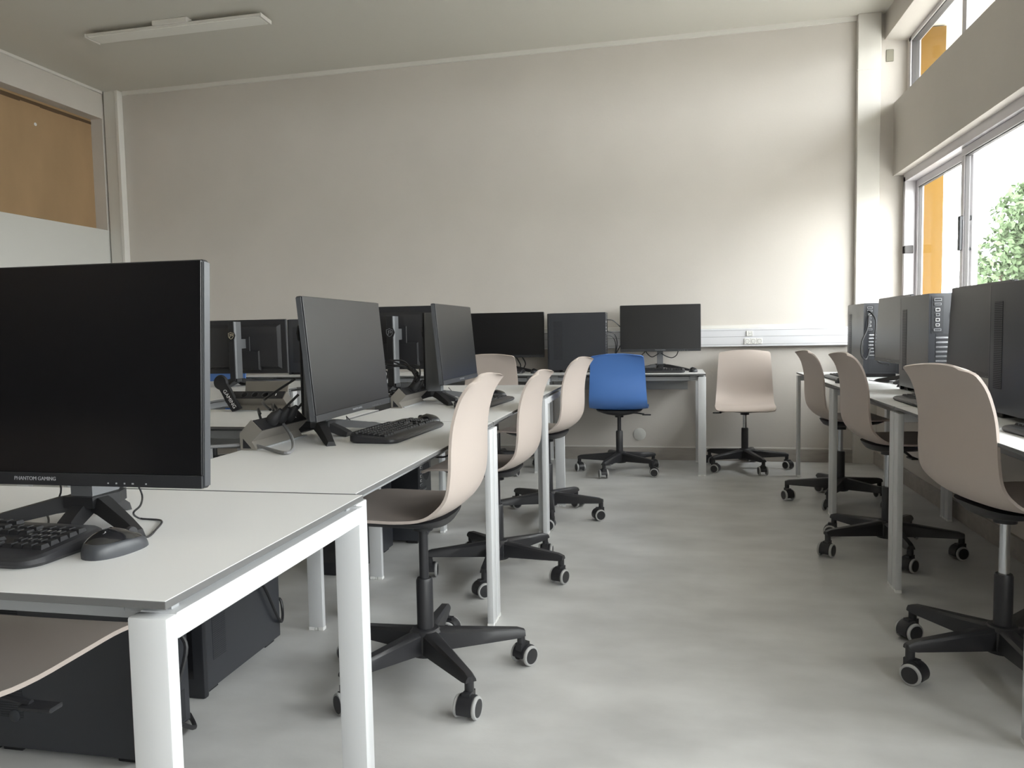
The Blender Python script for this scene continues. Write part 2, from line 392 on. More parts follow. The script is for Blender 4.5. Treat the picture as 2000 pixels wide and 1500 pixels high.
# ------------------------------------------------------------------ desks
TZ = .745
def desk(label, x0, x1, y0, y1, rz, group, tray=True, shift=0.0):
    """desk with its length along local x, user on local -y. World box x0..x1,y0..y1 with rz 0/90/-90/180"""
    cx, cy = (x0 + x1) / 2, (y0 + y1) / 2
    L, D = (x1 - x0, y1 - y0) if rz % 180 == 0 else (y1 - y0, x1 - x0)
    t = thing('desk', label, 'desk', (cx, cy, 0), rz, group)
    l, d = L / 2, D / 2
    top = MB().m(DEDGE).box(-l, l, -d, d, TZ - .011, TZ - .0008, .0008)
    top.m(DTOP).box(-l + .001, l - .001, -d + .001, d - .001, TZ - .0012, TZ, .0004)
    put('desk_top', top.mesh('desk_top'), t)
    for s in (-1, 1):
        xo = s * (l - .028)
        put('end_beam', MB().m(WMET).box(xo - .028, xo + .028, -d + .0225, d - .0225, .688, .722, .002).mesh('end_beam'), t)
        for q in (-1, 1):
            yo = q * (d - .011); xo = s * (l - .028) + (shift if s < 0 and q > 0 else 0)
            lg = MB().m(WMET).box(xo - .028, xo + .028, yo - .0115, yo + .0115, .010, .722, .003, 2)
            lo = put('leg', lg.mesh('leg'), t)
            fc = MB().m(FOOTC).box(xo - .0285, xo - .008, yo - .012, yo + .012, 0, .012, .001).box(xo + .008, xo + .0285, yo - .012, yo + .012, 0, .012, .001).box(xo - .005, xo + .005, yo - .010, yo + .010, .001, .010)
            put('foot_cap', fc.mesh('foot_cap'), lo)
            put('spacer', MB().m(GMET).box(xo - .02, xo + .012, yo - q * .03 - .008, yo - q * .03 + .008, .722, TZ - .011).mesh('spacer'), t)
    for q in (-1, 1):
        yo = q * (d - .085)
        put('rail', MB().m(GMET).box(-l + .056, l - .056, yo - .012, yo + .012, .690, .722, .002).mesh('rail'), t)
        for s in (-1, 1):
            put('rail_bracket', MB().m(GMET).box(s * (l - .085) - .03, s * (l - .085) + .03, yo - .02, yo + .02, .700, .7335, .004).mesh('rail_bracket'), t)
    if tray:
        tm = MB().m(GMET); a, b, z0, z1 = d - .20, d - .10, .60, .69
        tm.box(-l + .12, l - .12, a, b, z0, z0 + .002); tm.box(-l + .12, l - .12, a, a + .002, z0, z1); tm.box(-l + .12, l - .12, b - .002, b, z0, z1)
        tm.box(-l + .12, -l + .14, a, b, z1, .734); tm.box(l - .14, l - .12, a, b, z1, .734)
        put('cable_tray', tm.mesh('cable_tray'), t)
    return t
XF, XK = -.640, -1.222
GI = 'desks of the middle island'
desk('white desk nearest the camera, carrying the biggest monitor', -1.90, -.620, .842, 1.478, 0, GI, tray=False)
desk('white desk with a dark edge behind the nearest chair, second along the island', XK, XF, 1.488, 2.748, 90, GI, shift=.085)
desk('white desk between the two nearer double legs, third along the island', XK, XF, 2.756, 4.002, 90, GI)
desk('white desk closing the far end of the middle island', -1.90, XF, 4.012, 4.668, 0, GI)
desk('white desk joining the middle island from the left, power module on its rear edge', -2.52, -1.245, 2.562, 3.172, 0, GI)
GL = 'desks of the left island'
desk('white desk at far left seen past the side of the biggest monitor', -2.97, -2.335, 3.30, 4.555, 90, GL)
desk('white desk under the lowered monitor turned backwards at left', -3.65, -2.30, 4.57, 5.20, 180, GL)
GB = 'desks along the back wall'
desk('white desk against the back wall behind the blue chair', -.955, .240, 5.735, 6.365, 0, GB)
desk('white desk against the back wall left of the computer tower', -2.22, -.965, 5.735, 6.365, 0, GB)
desk('white desk at the left end of the back wall row', -3.49, -2.23, 5.735, 6.365, 0, GB)
GR = 'desks under the windows'
desk('white desk under the windows, farthest in the right row', .872, 1.482, 4.605, 5.845, -90, GR)
desk('white desk under the windows, middle of the right row', .872, 1.482, 3.352, 4.597, -90, GR)
desk('white desk under the windows, nearest the camera in the right row', .872, 1.482, 2.09, 3.344, -90, GR)

# ------------------------------------------------------------------ chairs
def lerp_prof(P, t):
    t *= len(P) - 1; i = min(int(t), len(P) - 2); f = t - i
    a, b, c, d = P[max(i - 1, 0)], P[i], P[i + 1], P[min(i + 2, len(P) - 1)]
    return tuple(.5 * ((2 * b[k]) + (c[k] - a[k]) * f + (2 * a[k] - 5 * b[k] + 4 * c[k] - d[k]) * f * f + (3 * b[k] - a[k] - 3 * c[k] + d[k]) * f ** 3) for k in range(len(a)))
# y (forward +), z, half width, edge lift (how far the side edges rise off the centre line along the normal)
SHELL = [(.235, .438, .195, .000), (.215, .452, .208, .002), (.15, .460, .215, .004), (.05, .456, .217, .007), (-.05, .451, .217, .011),
         (-.13, .455, .216, .018), (-.185, .485, .214, .024), (-.212, .53, .212, .022), (-.216, .595, .208, .016), (-.212, .66, .204, .010),
         (-.213, .73, .200, .004), (-.226, .800, .196, -.003), (-.243, .845, .192, -.012), (-.256, .870, .187, -.021)]
def shell_mesh(material):
    mb = MB().m(material); nu, nv, th = 22, 44, .0085
    top, bot = [], []
    for j in range(nv + 1):
        t = j / nv; y, z, hw, lift = lerp_prof(SHELL, t); y += .05
        y2, z2, _, _ = lerp_prof(SHELL, min(1, t + .004)); y1, z1, _, _ = lerp_prof(SHELL, max(0, t - .004))
        tv = Vector((0, y2 - y1, z2 - z1)).normalized(); nrm = Vector((0, -tv.z, tv.y)) * -1
        nrm = Vector((0, tv.z, -tv.y))                       # towards the sitter: up on the seat, forward on the back
        if nrm.z < 0 and t < .4: nrm = -nrm
        if t >= .4 and nrm.y < 0: nrm = -nrm
        # round the four corners
        de = min(j, nv - j) / nv
        rc = .05 / .75
        if de < rc:
            q = 1 - de / rc; hw = hw - .05 * (1 - math.sqrt(max(0, 1 - q * q)))
        rt, rb = [], []
        for i in range(nu + 1):
            u = -1 + 2 * i / nu
            p = Vector((u * hw, y, z)) + nrm * lift * abs(u) ** 2.4
            rt.append(p); rb.append(p - nrm * th)
        top.append(rt); bot.append(rb)
    bm = mb.bm
    VT = [[bm.verts.new(p) for p in r] for r in top]; VB = [[bm.verts.new(p) for p in r] for r in bot]
    for j in range(nv):
        for i in range(nu):
            bm.faces.new((VT[j][i], VT[j][i + 1], VT[j + 1][i + 1], VT[j + 1][i])); bm.faces.new((VB[j][i], VB[j + 1][i], VB[j + 1][i + 1], VB[j][i + 1]))
    for j in range(nv):
        for i in (0, nu):
            bm.faces.new((VT[j][i], VB[j][i], VB[j + 1][i], VT[j + 1][i]))
    for i in range(nu):
        for j in (0, nv):
            bm.faces.new((VT[j][i], VB[j][i], VB[j][i + 1], VT[j][i + 1]))
    return mb.mesh('seat_shell', 50)
M_SHELL = {'beige': shell_mesh(BEIGE), 'blue': shell_mesh(BLUE)}
mb = MB().m(BLK)
def ringr(hx, y0, y1, z, n=24):
    return [Vector((hx * (1 if math.cos(a) >= 0 else -1) * abs(math.cos(a)) ** .6, (y0 + y1) / 2 + (y1 - y0) / 2 * (1 if math.sin(a) >= 0 else -1) * abs(math.sin(a)) ** .6, z)) for a in [2 * PI * k / n for k in range(n)]]
mb.loft([ringr(.045, -.05, .05, .402), ringr(.10, -.09, .12, .412), ringr(.165, -.10, .20, .430), ringr(.175, -.105, .225, .4415)])
mb.cyl((0, 0, .385), (0, 0, .405), .032, 20)
M_SUPP = mb.mesh('seat_support')
mb = MB().m(BLK).tube([(.06, .03, .414), (.13, .03, .412), (.185, .03, .404)], .006, 8, 4); mb.box(.17, .235, .016, .044, .396, .404, .002)
M_LEVER = mb.mesh('lever')
M_PIST = {m.name: MB().m(m).cyl((0, 0, .20), (0, 0, .39), .0145, 20).mesh('gas_piston') for m in (BLK, CHROME)}
M_SLEEVE = MB().m(BLK).lathe([(.026, .11), (.026, .305), (.0225, .312), (.015, .312)], 24).mesh('column_sleeve')
M_HUB = MB().m(BLK).lathe([(.030, .070), (.048, .072), (.053, .09), (.050, .143), (.040, .153), (.026, .155)], 30).mesh('hub')
RB = .305
rings = []
for t in (0, .15, .4, .7, .92, 1.0):
    r = .03 + (RB + .012 - .03) * t
    zt = .150 - .028 * t; hgt = .066 - .040 * t if t < .95 else .024; wd = .030 - .013 * t
    if t == 1.0: zt -= .006; hgt -= .008
    rings.append([Vector((r, -wd * .55, zt)), Vector((r, wd * .55, zt)), Vector((r, wd * .9, zt - .008)), Vector((r, wd, zt - hgt)), Vector((r, -wd, zt - hgt)), Vector((r, -wd * .9, zt - .008))])
M_BLEG = MB().m(BLK).loft(rings).mesh('base_leg', 40)
# caster: hood, wheels trail along local +x of the swivel
mb = MB().m(BLK).cyl((0, 0, .058), (0, 0, .092), .011, 12)
hood = [(.0 + .028 * math.cos(a) + .012, .027 + .028 * math.sin(a)) for a in [rad(d) for d in range(-25, 190, 15)]]
hood2 = [(.0 + .020 * math.cos(a) + .012, .027 + .020 * math.sin(a)) for a in [rad(d) for d in range(175, -40, -15)]]
mb.prism(hood + hood2, 'y', -.0175, .0175); mb.box(-.012, .022, -.010, .010, .030, .060)
M_HOOD = mb.mesh('caster_hood', 40)
rx = Matrix.Rotation(rad(90), 4, 'X')
mb = MB().m(RINGM).lathe([(.018, -.0046), (.0245, -.0044), (.0262, -.002), (.0265, 0), (.0262, .002), (.0245, .0044), (.018, .0046)], 26, rx)
mb.m(BLK).lathe([(.0205, -.0052), (.0205, .0052)], 22, rx)
M_WHEEL = mb.mesh('caster_wheel')
def chair(label, x, y, face, base_ang, kind='beige', piston=BLK, group='swivel chairs', lift_=0.0):
    """face: direction the sitter looks, degrees from +Y anticlockwise"""
    t = thing('swivel_chair', label, 'chair', (x, y, 0), 0, group)
    fr = (0, 0, rad(face))
    up = (0, 0, lift_)
    put('seat_shell', M_SHELL[kind], t, up, fr); put('seat_support', M_SUPP, t, up, fr); put('lever', M_LEVER, t, up, fr)
    put('gas_piston', M_PIST[piston.name], t, up); put('column_sleeve', M_SLEEVE, t); put('hub', M_HUB, t)
    for k in range(5):
        a = rad(base_ang + 72 * k)
        put('base_leg', M_BLEG, t, rot=(0, 0, a))
        sw = a + rad(random.choice((35, 80, 120, 170, 215, 260, 310)))
        ct = put('caster', M_HOOD, t, (RB * math.cos(a), RB * math.sin(a), 0), (0, 0, sw), (1.22, 1.22, 1.22))
        for s in (-1, 1): put('wheel', M_WHEEL, ct, (.012, s * .0225, .0265))
    return t
GC = 'chairs along the middle island'
chair('beige swivel chair nearest the camera in the middle aisle', -.760, 2.275, 89, 23, group=GC, lift_=.08)
chair('beige swivel chair at the second desk, between the two double legs', -.760, 3.315, 86, 56, group=GC, lift_=.037)
chair('beige swivel chair at the far end of the middle island, beside the blue chair', -.70, 4.385, 79, 66, group=GC, lift_=.055)
chair('blue swivel chair with its back to the camera at the back desk', -.39, 5.868, 0, 36, 'blue', lift_=.03)
chair('beige swivel chair standing alone before the back wall facing the camera', .54, 6.095, 176, 2, piston=CHROME, lift_=.027)
GW = 'chairs along the window row'
chair('beige swivel chair farthest in the window row', 1.0, 4.987, -84, 31, piston=CHROME, lift_=.06, group=GW)
chair('beige swivel chair in the middle of the window row', .994, 3.90, -85, 57, piston=CHROME, lift_=.08, group=GW)
chair('beige swivel chair nearest the camera in the window row', .985, 2.567, -78, 55.3, piston=CHROME, lift_=.085, group=GW)
chair('beige swivel chair at the back wall desk, half hidden by the farther aisle-facing monitor', -1.335, 5.86, 0, 20, lift_=.04)
chair('blue swivel chair glimpsed under the lowered monitor at left', -3.50, 5.42, 175, 10, 'blue', lift_=.03)
chair('beige swivel chair tucked under the nearest desk at lower left', -1.235, 1.04, 0, 40, lift_=.065)

# ------------------------------------------------------------------ monitors
PW, PH = .614, .362
yf = -.130
mb = MB().m(HOUS).box(-PW / 2, PW / 2, yf + .003, yf + .020, 0, PH, .003)
mb.m(SIDEM)
for s in (-1, 1): mb.box(s * (PW / 2 + .0005) - .0008, s * (PW / 2 + .0005) + .0008, yf + .004, yf + .019, .004, PH - .004)
mb.m(HOUS)
rg = lambda hw, z0, z1, y: [Vector((-hw, y, z0)), Vector((hw, y, z0)), Vector((hw, y, z1)), Vector((-hw, y, z1))]
mb.loft([rg(.27, .03, .33, yf + .019), rg(.25, .045, .315, yf + .034), rg(.245, .05, .31, yf + .036)])
mb.loft([rg(.12, .02, .16, yf + .03), rg(.11, .03, .15, yf + .046)])
M_HOUS = mb.mesh('housing', 30)
M_SCR = MB().m(SCREEN).box(-PW / 2 + .002, PW / 2 - .002, yf - .0002, yf + .004, .021, PH - .002, .0006).mesh('screen')
M_CHIN = MB().m(CHIN).box(-PW / 2 + .0005, PW / 2 - .0005, yf - .0012, yf + .006, 0, .0205, .001).mesh('chin')
TXT = text_mesh('PHANTOM GAMING', .0088, MARKD)
mb = MB().m(MARKD)
for k, x in enumerate((.138, .153, .168, .183, .207)): mb.box(x - .0013 - .0006 * (k == 3), x + .0013 + .0006 * (k == 3), yf - .0016, yf - .001, .0045, .0068)
M_BTN = mb.mesh('button_marks', 0)
mb = MB().m(HOUS).box(-.05, .05, yf + .034, yf + .047, -.05, .05, .003)
mb.m(SILV).prism([(-.022, -.028), (.022, -.028), (.022, .034), (-.022, .034)], 'y', yf + .045, -.028)
M_ARM = mb.mesh('arm')
mb = MB().m(SILV).prism([(-.022, -.03), (.022, -.03), (.024, .035), (.016, .048), (-.016, .048), (-.024, .035)], 'z', .035, .425)
M_COL = mb.mesh('column', 25)
mb = MB().m(BLKM).box(-.019, .019, .047, .056, .03, .427, .002)
mb.prism([(.030 * math.cos(rad(a)), .335 + .034 * math.sin(rad(a))) for a in range(0, 360, 45)], 'y', .052, .058)
M_SPINE = mb.mesh('spine', 25)
def bar(mb, p, q, wd=.0022, d=.0012, y=.058):
    p, q = Vector((p[0], 0, p[1])), Vector((q[0], 0, q[1])); t = (q - p).normalized(); n = Vector((-t.z, 0, t.x)) * wd / 2
    mb.loft([[p + n + Vector((0, y, 0)), q + n + Vector((0, y, 0)), q - n + Vector((0, y, 0)), p - n + Vector((0, y, 0))],
             [p + n + Vector((0, y + d, 0)), q + n + Vector((0, y + d, 0)), q - n + Vector((0, y + d, 0)), p - n + Vector((0, y + d, 0))]])
def logo(material):
    mb = MB().m(material); z = .335
    sh = [(0, .022), (-.008, .017), (-.018, .016), (-.0175, -.006), (-.010, -.017), (0, -.023), (.010, -.017), (.0175, -.006), (.018, .016), (.008, .017)]
    for a, b in zip(sh, sh[1:] + sh[:1]): bar(mb, (a[0], z + a[1]), (b[0], z + b[1]), .0016)
    for a, b in (((.009, -.013), (.0035, .003)), ((.007, .009), (-.009, .009)), ((-.009, .009), (-.011, .0)), ((-.011, .0), (-.001, -.002)), ((.007, .009), (.0035, .003))): bar(mb, (a[0], z + a[1]), (b[0], z + b[1]), .0026)
    return mb.mesh('shield_emblem', 0)
M_LOGO = {'gold': logo(MARKG), 'silver': logo(MARKD)}
mb = MB().m(BLKM).prism([(-.03, -.04), (.03, -.04), (.042, .015), (.028, .05), (-.028, .05), (-.042, .015)], 'z', .030, .050)
M_SHUB = mb.mesh('stand_hub', 25)
def stand_leg(tip, w0=.026, w1=.014):
    T = Vector(tip); d = Vector((T.x, T.y, 0)).normalized(); n = Vector((-d.y, d.x, 0)); rings = []
    L = Vector((T.x, T.y, 0)).length
    for t, zt, zb in ((0.08, .05, .024), (.3, .046, .020), (.8, .024, .003), (1, .013, 0)):
        wd = w0 + (w1 - w0) * t; p = d * L * t
        rings.append([p + n * wd + Vector((0, 0, zb)), p - n * wd + Vector((0, 0, zb)), p - n * wd * .6 + Vector((0, 0, zt)), p + n * wd * .6 + Vector((0, 0, zt))])
    return MB().m(BLKM).loft(rings).mesh('stand_leg', 30)
M_SLEG = [stand_leg((-.225, -.135, 0)), stand_leg((.225, -.135, 0)), stand_leg((0, .115, 0)), stand_leg((0, -.10, 0), .024, .03)]
def monitor(label, x, y, rz, lift, tilt=2.0, group='black monitors', em='gold', name='monitor', reach=1.0):
    t = thing(name, label, 'monitor', (x, y, TZ), rz, group)
    pv = (rad(-tilt), 0, 0)
    ho = put('housing', M_HOUS, t, (0, 0, lift), pv)
    put('screen', M_SCR, t, (0, 0, lift), pv)
    ch = put('chin', M_CHIN, t, (0, 0, lift), pv)
    put('brand_lettering', TXT, ch, (0, yf - .0013, .0105), (rad(90), 0, 0)); put('button_marks', M_BTN, ch)
    put('arm', M_ARM, t, (0, 0, lift + .20), pv); co = put('stand_column', M_COL, t); put('stand_spine', M_SPINE, t)
    put('shield_emblem', M_LOGO[em], co)
    put('stand_hub', M_SHUB, t)
    for m in M_SLEG: put('stand_leg', m, t, scale=(reach, reach, 1))
    return t
monitor('big black monitor nearest the camera, switched off, facing it', -1.030, 1.215, 0, .081, 4, reach=.74)
monitor('black monitor facing the aisle on the second island desk, beside the nearest chair', -1.125, 2.347, 91, .068, 5)
monitor('black monitor facing the aisle on the third island desk', -1.112, 3.585, 90, .086, 5)
monitor('black monitor seen from behind at left, lowered, pale gold shield emblem', -2.83, 4.69, 180, .075, 1)
monitor('black monitor seen from behind between the two aisle monitors, dull shield emblem', -1.535, 4.16, 180, .120, 1, em='silver')
monitor('black monitor on the back wall desk right of the computer tower', -.091, 6.275, 1.5, .146, 3)
monitor('black monitor on the back wall desk left of the computer tower', -1.31, 6.24, 3, .112, 3)
GM = 'monitors under the windows'
monitor('dark monitor under the windows, between the two farthest towers of that row', 1.30, 4.607, -90, .112, 3, GM)
monitor('dark monitor under the windows, between the two nearest towers of that row', 1.295, 3.378, -90, .112, 3, GM)

# ------------------------------------------------------------------ computer towers (front -y, rear +y, vented side +x)
TW, TD, TH = .21, .45, .462
hx, hy = TW / 2, TD / 2
M_TBODY = MB().m(STEELF).box(-hx + .002, hx - .002, -hy + .02, hy - .004, .022, TH - .001).mesh('case_body')
mb = MB().m(STEEL).box(hx - .003, hx, -hy + .012, hy, .018, TH, .001)
M_TSIDE = mb.mesh('side_panel')
mb = MB().m(MESHM).box(hx - .0005, hx + .0006, -hy + .045, -hy + .115, .10, .40)
mb.m(STEEL)
for k in range(48): mb.box(hx + .0003, hx + .0014, -hy + .045, -hy + .115, .1035 + k * .00622, .1035 + k * .00622 + .0026)
M_TVENT = mb.mesh('side_vent', 0)
M_TSIDE2 = MB().m(STEEL).box(-hx, -hx + .003, -hy + .012, hy, .018, TH, .001).mesh('side_panel')
mb = MB().m(STEELF).box(-hx, hx, -hy - .004, -hy + .02, .0, TH, .006, 2); mb.m(BLKG).box(-.07, .07, -hy - .0052, -hy - .003, .06, .42)
M_TFRONT = mb.mesh('front_panel')
M_TTOP = MB().m(STEEL).box(-hx, hx, -hy + .02, hy, TH - .002, TH + .001, .001).mesh('top_panel')
mb = MB().m(STEEL).box(-hx, hx, hy - .004, hy, .022, TH)
mb.m(MESHM).lathe([(.052, 0), (.052, .001)], 24, Matrix.Translation((-.03, hy + .0012, .36)) @ Matrix.Rotation(rad(90), 4, 'X'))
mb.box(-.085, .075, hy, hy + .001, .03, .115); 
mb.m(CHROME)
for k in range(7): mb.box(-.02, .075, hy, hy + .0022, .135 + k * .021, .143 + k * .021)
mb.m(STEELF)
for k in range(7): mb.box(-.02, .075, hy, hy + .0015, .1445 + k * .021, .1545 + k * .021)
mb.box(.045, .095, hy, hy + .0015, .285, .45)
M_TREAR = mb.mesh('rear_panel')
mb = MB().m(MARKD)
for k, (z, hh, ww) in enumerate(((.435, .012, .03), (.415, .01, .028), (.39, .014, .018), (.368, .012, .016), (.345, .014, .016), (.322, .012, .016), (.30, .01, .03))):
    mb.m(MARKW if k in (2, 4, 5) else MARKD).box(.07 - ww / 2, .07 + ww / 2, hy + .001, hy + .006, z - hh / 2, z + hh / 2)
    mb.m(BLKM).box(.07 - ww / 2 + .002, .07 + ww / 2 - .002, hy + .002, hy + .0064, z - hh / 2 + .002, z + hh / 2 - .002)
M_TIO = mb.mesh('rear_ports', 0)
M_TFOOT = MB().m(BLKM).box(-hx + .015, hx - .015, -.03, .03, 0, .022, .003).mesh('foot')
def tower(label, x, y, z, rz, group, cables=None, disc=False):
    t = thing('computer_tower', label, 'computer', (x, y, z), rz, group)
    put('case_body', M_TBODY, t); sd = put('side_panel', M_TSIDE, t); put('side_vent', M_TVENT, sd); put('side_panel', M_TSIDE2, t)
    put('front_panel', M_TFRONT, t); put('top_panel', M_TTOP, t); rp = put('rear_panel', M_TREAR, t); put('rear_ports', M_TIO, rp)
    for yy in (-hy + .06, hy - .045): put('foot', M_TFOOT, t, (0, yy, 0))
    if disc: put('round_badge', MB().m(MGREY).lathe([(.0165, 0), (.0165, .003), (.013, .005)], 20, Matrix.Translation((hx, -.135, .105)) @ Matrix.Rotation(rad(90), 4, 'Y')).mesh('round_badge'), t)
    return t
GT = 'computer towers'
tower('black computer tower on the floor under the nearest desk, its side to the camera', -1.535, 1.755, 0, -90, 'towers on the floor', disc=True)
tower('black computer tower on the floor, vented side seen through the nearest desk frame', -1.465, 2.235, 0, 0, 'towers on the floor')
tower('black computer tower on the floor behind the seat of the nearest aisle chair', -1.475, 3.40, 0, 0, 'towers on the floor')
tower('black computer tower on the floor under the third desk, behind the nearest chair post', -1.485, 3.82, 0, -90, 'towers on the floor')
tower('black computer tower on the back wall desk behind the blue chair', -.725, 6.135, TZ, -90, 'towers on desks')
tower('black computer tower on the back wall desk beside the lowered monitor', -2.93, 6.13, TZ, -90, 'towers on desks')
GTW = 'towers under the windows'
tower('grey computer tower farthest under the windows, next to the wall trunking', 1.28, 5.44, TZ, 180, GTW)
tower('grey computer tower under the windows between the two dark monitors', 1.237, 4.035, TZ, 180, GTW)
tower('grey computer tower nearest the camera under the windows', 1.205, 2.815, TZ, 180, GTW)

# ------------------------------------------------------------------ keyboards and mice
KL, KD = .45, .155
outl = []
def kb_outline(s):
    pts = []
    l, d, r = KL / 2 - s, KD / 2 - s, .028
    for (cx, cy, a0) in ((l - r, d - r, 0), (-l + r, d - r, 90), (-l + r, -d + r, 180), (l - r, -d + r, 270)):
        for k in range(7):
            a = rad(a0 + 15 * k); pts.append((cx + r * math.cos(a), cy + r * math.sin(a)))
    return [(x, y - (.010 * (1 - (x / (KL / 2)) ** 2) if y < -.04 else 0)) for x, y in pts]
def kbz(y): return .016 + (y + KD / 2) / KD * .012
mb = MB().m(BLK)
A, B, Cc = kb_outline(.006), kb_outline(0), kb_outline(.004)
mb.loft([[Vector((x, y, .0)) for x, y in A], [Vector((x, y, .006)) for x, y in B], [Vector((x, y, kbz(y) - .004)) for x, y in B], [Vector((x, y, kbz(y))) for x, y in Cc]])
M_KB = mb.mesh('keyboard_body', 40)
rows = [(.062, [(1, 14)]), (.040, [(1, 13), (2, 1)]), (.022, [(1.5, 1), (1, 12), (1.5, 1)]), (.004, [(1.75, 1), (1, 11), (2.25, 1)]), (-.014, [(2.25, 1), (1, 10), (2.75, 1)]), (-.032, [(1.25, 3), (6.25, 1), (1.25, 4)])]
mb = MB().m(KEYM); LET = []
U = .0185
rowtext = ['', '1234567890', 'QWERTYUIOP', 'ASDFGHJKL', 'ZXCVBNM', '']
for ri, (yy, spec_) in enumerate(rows):
    x = -KL / 2 + .014; ki = 0
    for wd, n in spec_:
        for _ in range(n):
            ww = wd * U if ri else U * 15 / 14
            z = kbz(yy)
            mb.loft([[Vector((x + a, yy + b, z - .001)) for a, b in ((.0006, -.0085), (ww - .0006, -.0085), (ww - .0006, .0085), (.0006, .0085))],
                     [Vector((x + a, yy + b, z + .006)) for a, b in ((.0028, -.0058), (ww - .0028, -.0058), (ww - .0028, .0066), (.0028, .0066))]])
            k0 = 1
            if ri in (1, 2, 3, 4) and k0 <= ki < k0 + len(rowtext[ri]): LET.append((rowtext[ri][ki - k0], x + ww * .38, yy + .001, z + .0062))
            x += ww; ki += 1
    # navigation keys and number pad
    for x0, n in ((-KL / 2 + .014 + 15.35 * U, 3), (-KL / 2 + .014 + 18.7 * U, 4)):
        if x0 > 0 and (ri > 0):
            for k in range(n):
                if n == 3 and (ri == 3 or (ri == 4 and k != 1)): continue
                xx = x0 + k * U * .98; z = kbz(yy)
                mb.loft([[Vector((xx + a, yy + b, z - .001)) for a, b in ((.0006, -.0085), (U - .0006, -.0085), (U - .0006, .0085), (.0006, .0085))],
                         [Vector((xx + a, yy + b, z + .006)) for a, b in ((.0028, -.0058), (U - .0028, -.0058), (U - .0028, .0066), (.0028, .0066))]])
                if n == 4 and k < 3 and 2 <= ri <= 4: LET.append((str({2: 7, 3: 4, 4: 1}[ri] + k), xx + U * .4, yy + .001, z + .0062))
M_KEYS = mb.mesh('keys', 20)
bmt = bmesh.new()
gl = {}
for ch, x, y, z in LET:
    if ch not in gl: gl[ch] = text_mesh(ch, .0085, MARKW, 0.0)
    n0 = len(bmt.verts); bmt.from_mesh(gl[ch]); bmt.verts.ensure_lookup_table()
    bmesh.ops.translate(bmt, vec=(x, y, z), verts=bmt.verts[n0:])
M_LET = bpy.data.meshes.new('key_lettering'); bmt.to_mesh(M_LET); bmt.free(); M_LET.materials.append(MARKW)
def keyboard(label, x, y, rz, group='black keyboards'):
    t = thing('keyboard', label, 'keyboard', (x, y, TZ), rz, group)
    put('keyboard_body', M_KB, t); k = put('keys', M_KEYS, t); put('key_lettering', M_LET, k)
    return t
keyboard('black keyboard in front of the big monitor nearest the camera', -1.118, 1.012, -2)
keyboard('black keyboard on the second island desk, beside the nearest chair', -.872, 2.40, 87)
keyboard('black keyboard on the third island desk, glimpsed between two chairs', -.835, 3.44, 85)
keyboard('black keyboard on the back wall desk under the right monitor', -.13, 5.945, 0)
keyboard('black keyboard on the back wall desk under the left monitor', -1.36, 5.98, 2)
keyboard('black keyboard on the middle desk of the window row', 1.02, 3.43, -90, 'keyboards under the windows')
keyboard('black keyboard at the right edge, on the nearest desk of the window row', 1.06, 2.38, -88, 'keyboards under the windows')
keyboard('black keyboard on the farthest desk of the window row', 1.02, 5.02, -90, 'keyboards under the windows')
# mouse: nose +y, palm hump -y
def mouse_rings(f, seg=24):
    R = []
    return R
def mshape(z_lo, z_hi, inset=0):
    rings = []
    for k in range(9):
        t = z_lo + (z_hi - z_lo) * k / 8
        ring = []
        for i in range(32):
            a = 2 * PI * i / 32
            c, s = math.cos(a), math.sin(a)
            shrink = math.sqrt(max(0.0, 1 - t ** 2.6)) if t < 1 else 0
            shrink = .04 + .96 * shrink
            wx = .033 * (1 - .10 * s) * (1 + .10 * s * s)
            x = wx * abs(c) ** .9 * (1 if c >= 0 else -1) * shrink
            y = .057 * s * shrink - .004 * t
            hz = .040 * (1 - .30 * max(0, s * shrink)) * (1 - .05 * c)
            ring.append(Vector((x, y, hz * t)))
        rings.append(ring)
    return rings
mb = MB().m(MGREY).loft(mshape(0, .62)); M_MSIDE = mb.mesh('mouse_base', 60)
mb = MB().m(BLKG).loft(mshape(.62, .995)); M_MTOP = mb.mesh('top_cover', 60)
M_MWHEEL = MB().m(BLK).cyl((-.004, 0, 0), (.004, 0, 0), .010, 16).mesh('scroll_wheel')
mb = MB().m(MARKD).lathe([(.006, 0), (.006, .0008)], 18); M_MDOT = mb.mesh('badge')
def mouse(label, x, y, rz):
    t = thing('mouse', label, 'mouse', (x, y, TZ), rz, 'black mice'); t.scale = (.93, .93, .93)
    put('mouse_base', M_MSIDE, t); tp = put('top_cover', M_MTOP, t); put('scroll_wheel', M_MWHEEL, t, (0, .030, .0245)); put('badge', M_MDOT, tp, (0, -.025, .0365), (rad(14), 0, 0))
    return t
mouse('glossy black mouse on the desk nearest the camera', -.843, 1.035, -12)
mouse('black mouse behind the keyboard on the second island desk', -.868, 2.675, 70)
mouse('black mouse on the third island desk, beyond the keyboard', -.865, 3.80, 70)
mouse('black mouse on the back wall desk at its right end', .155, 5.97, 10)
mouse('black mouse on the back wall desk left of the computer tower', -1.05, 5.97, 10)
mouse('black mouse on the farthest desk of the window row', .965, 4.71, -80)

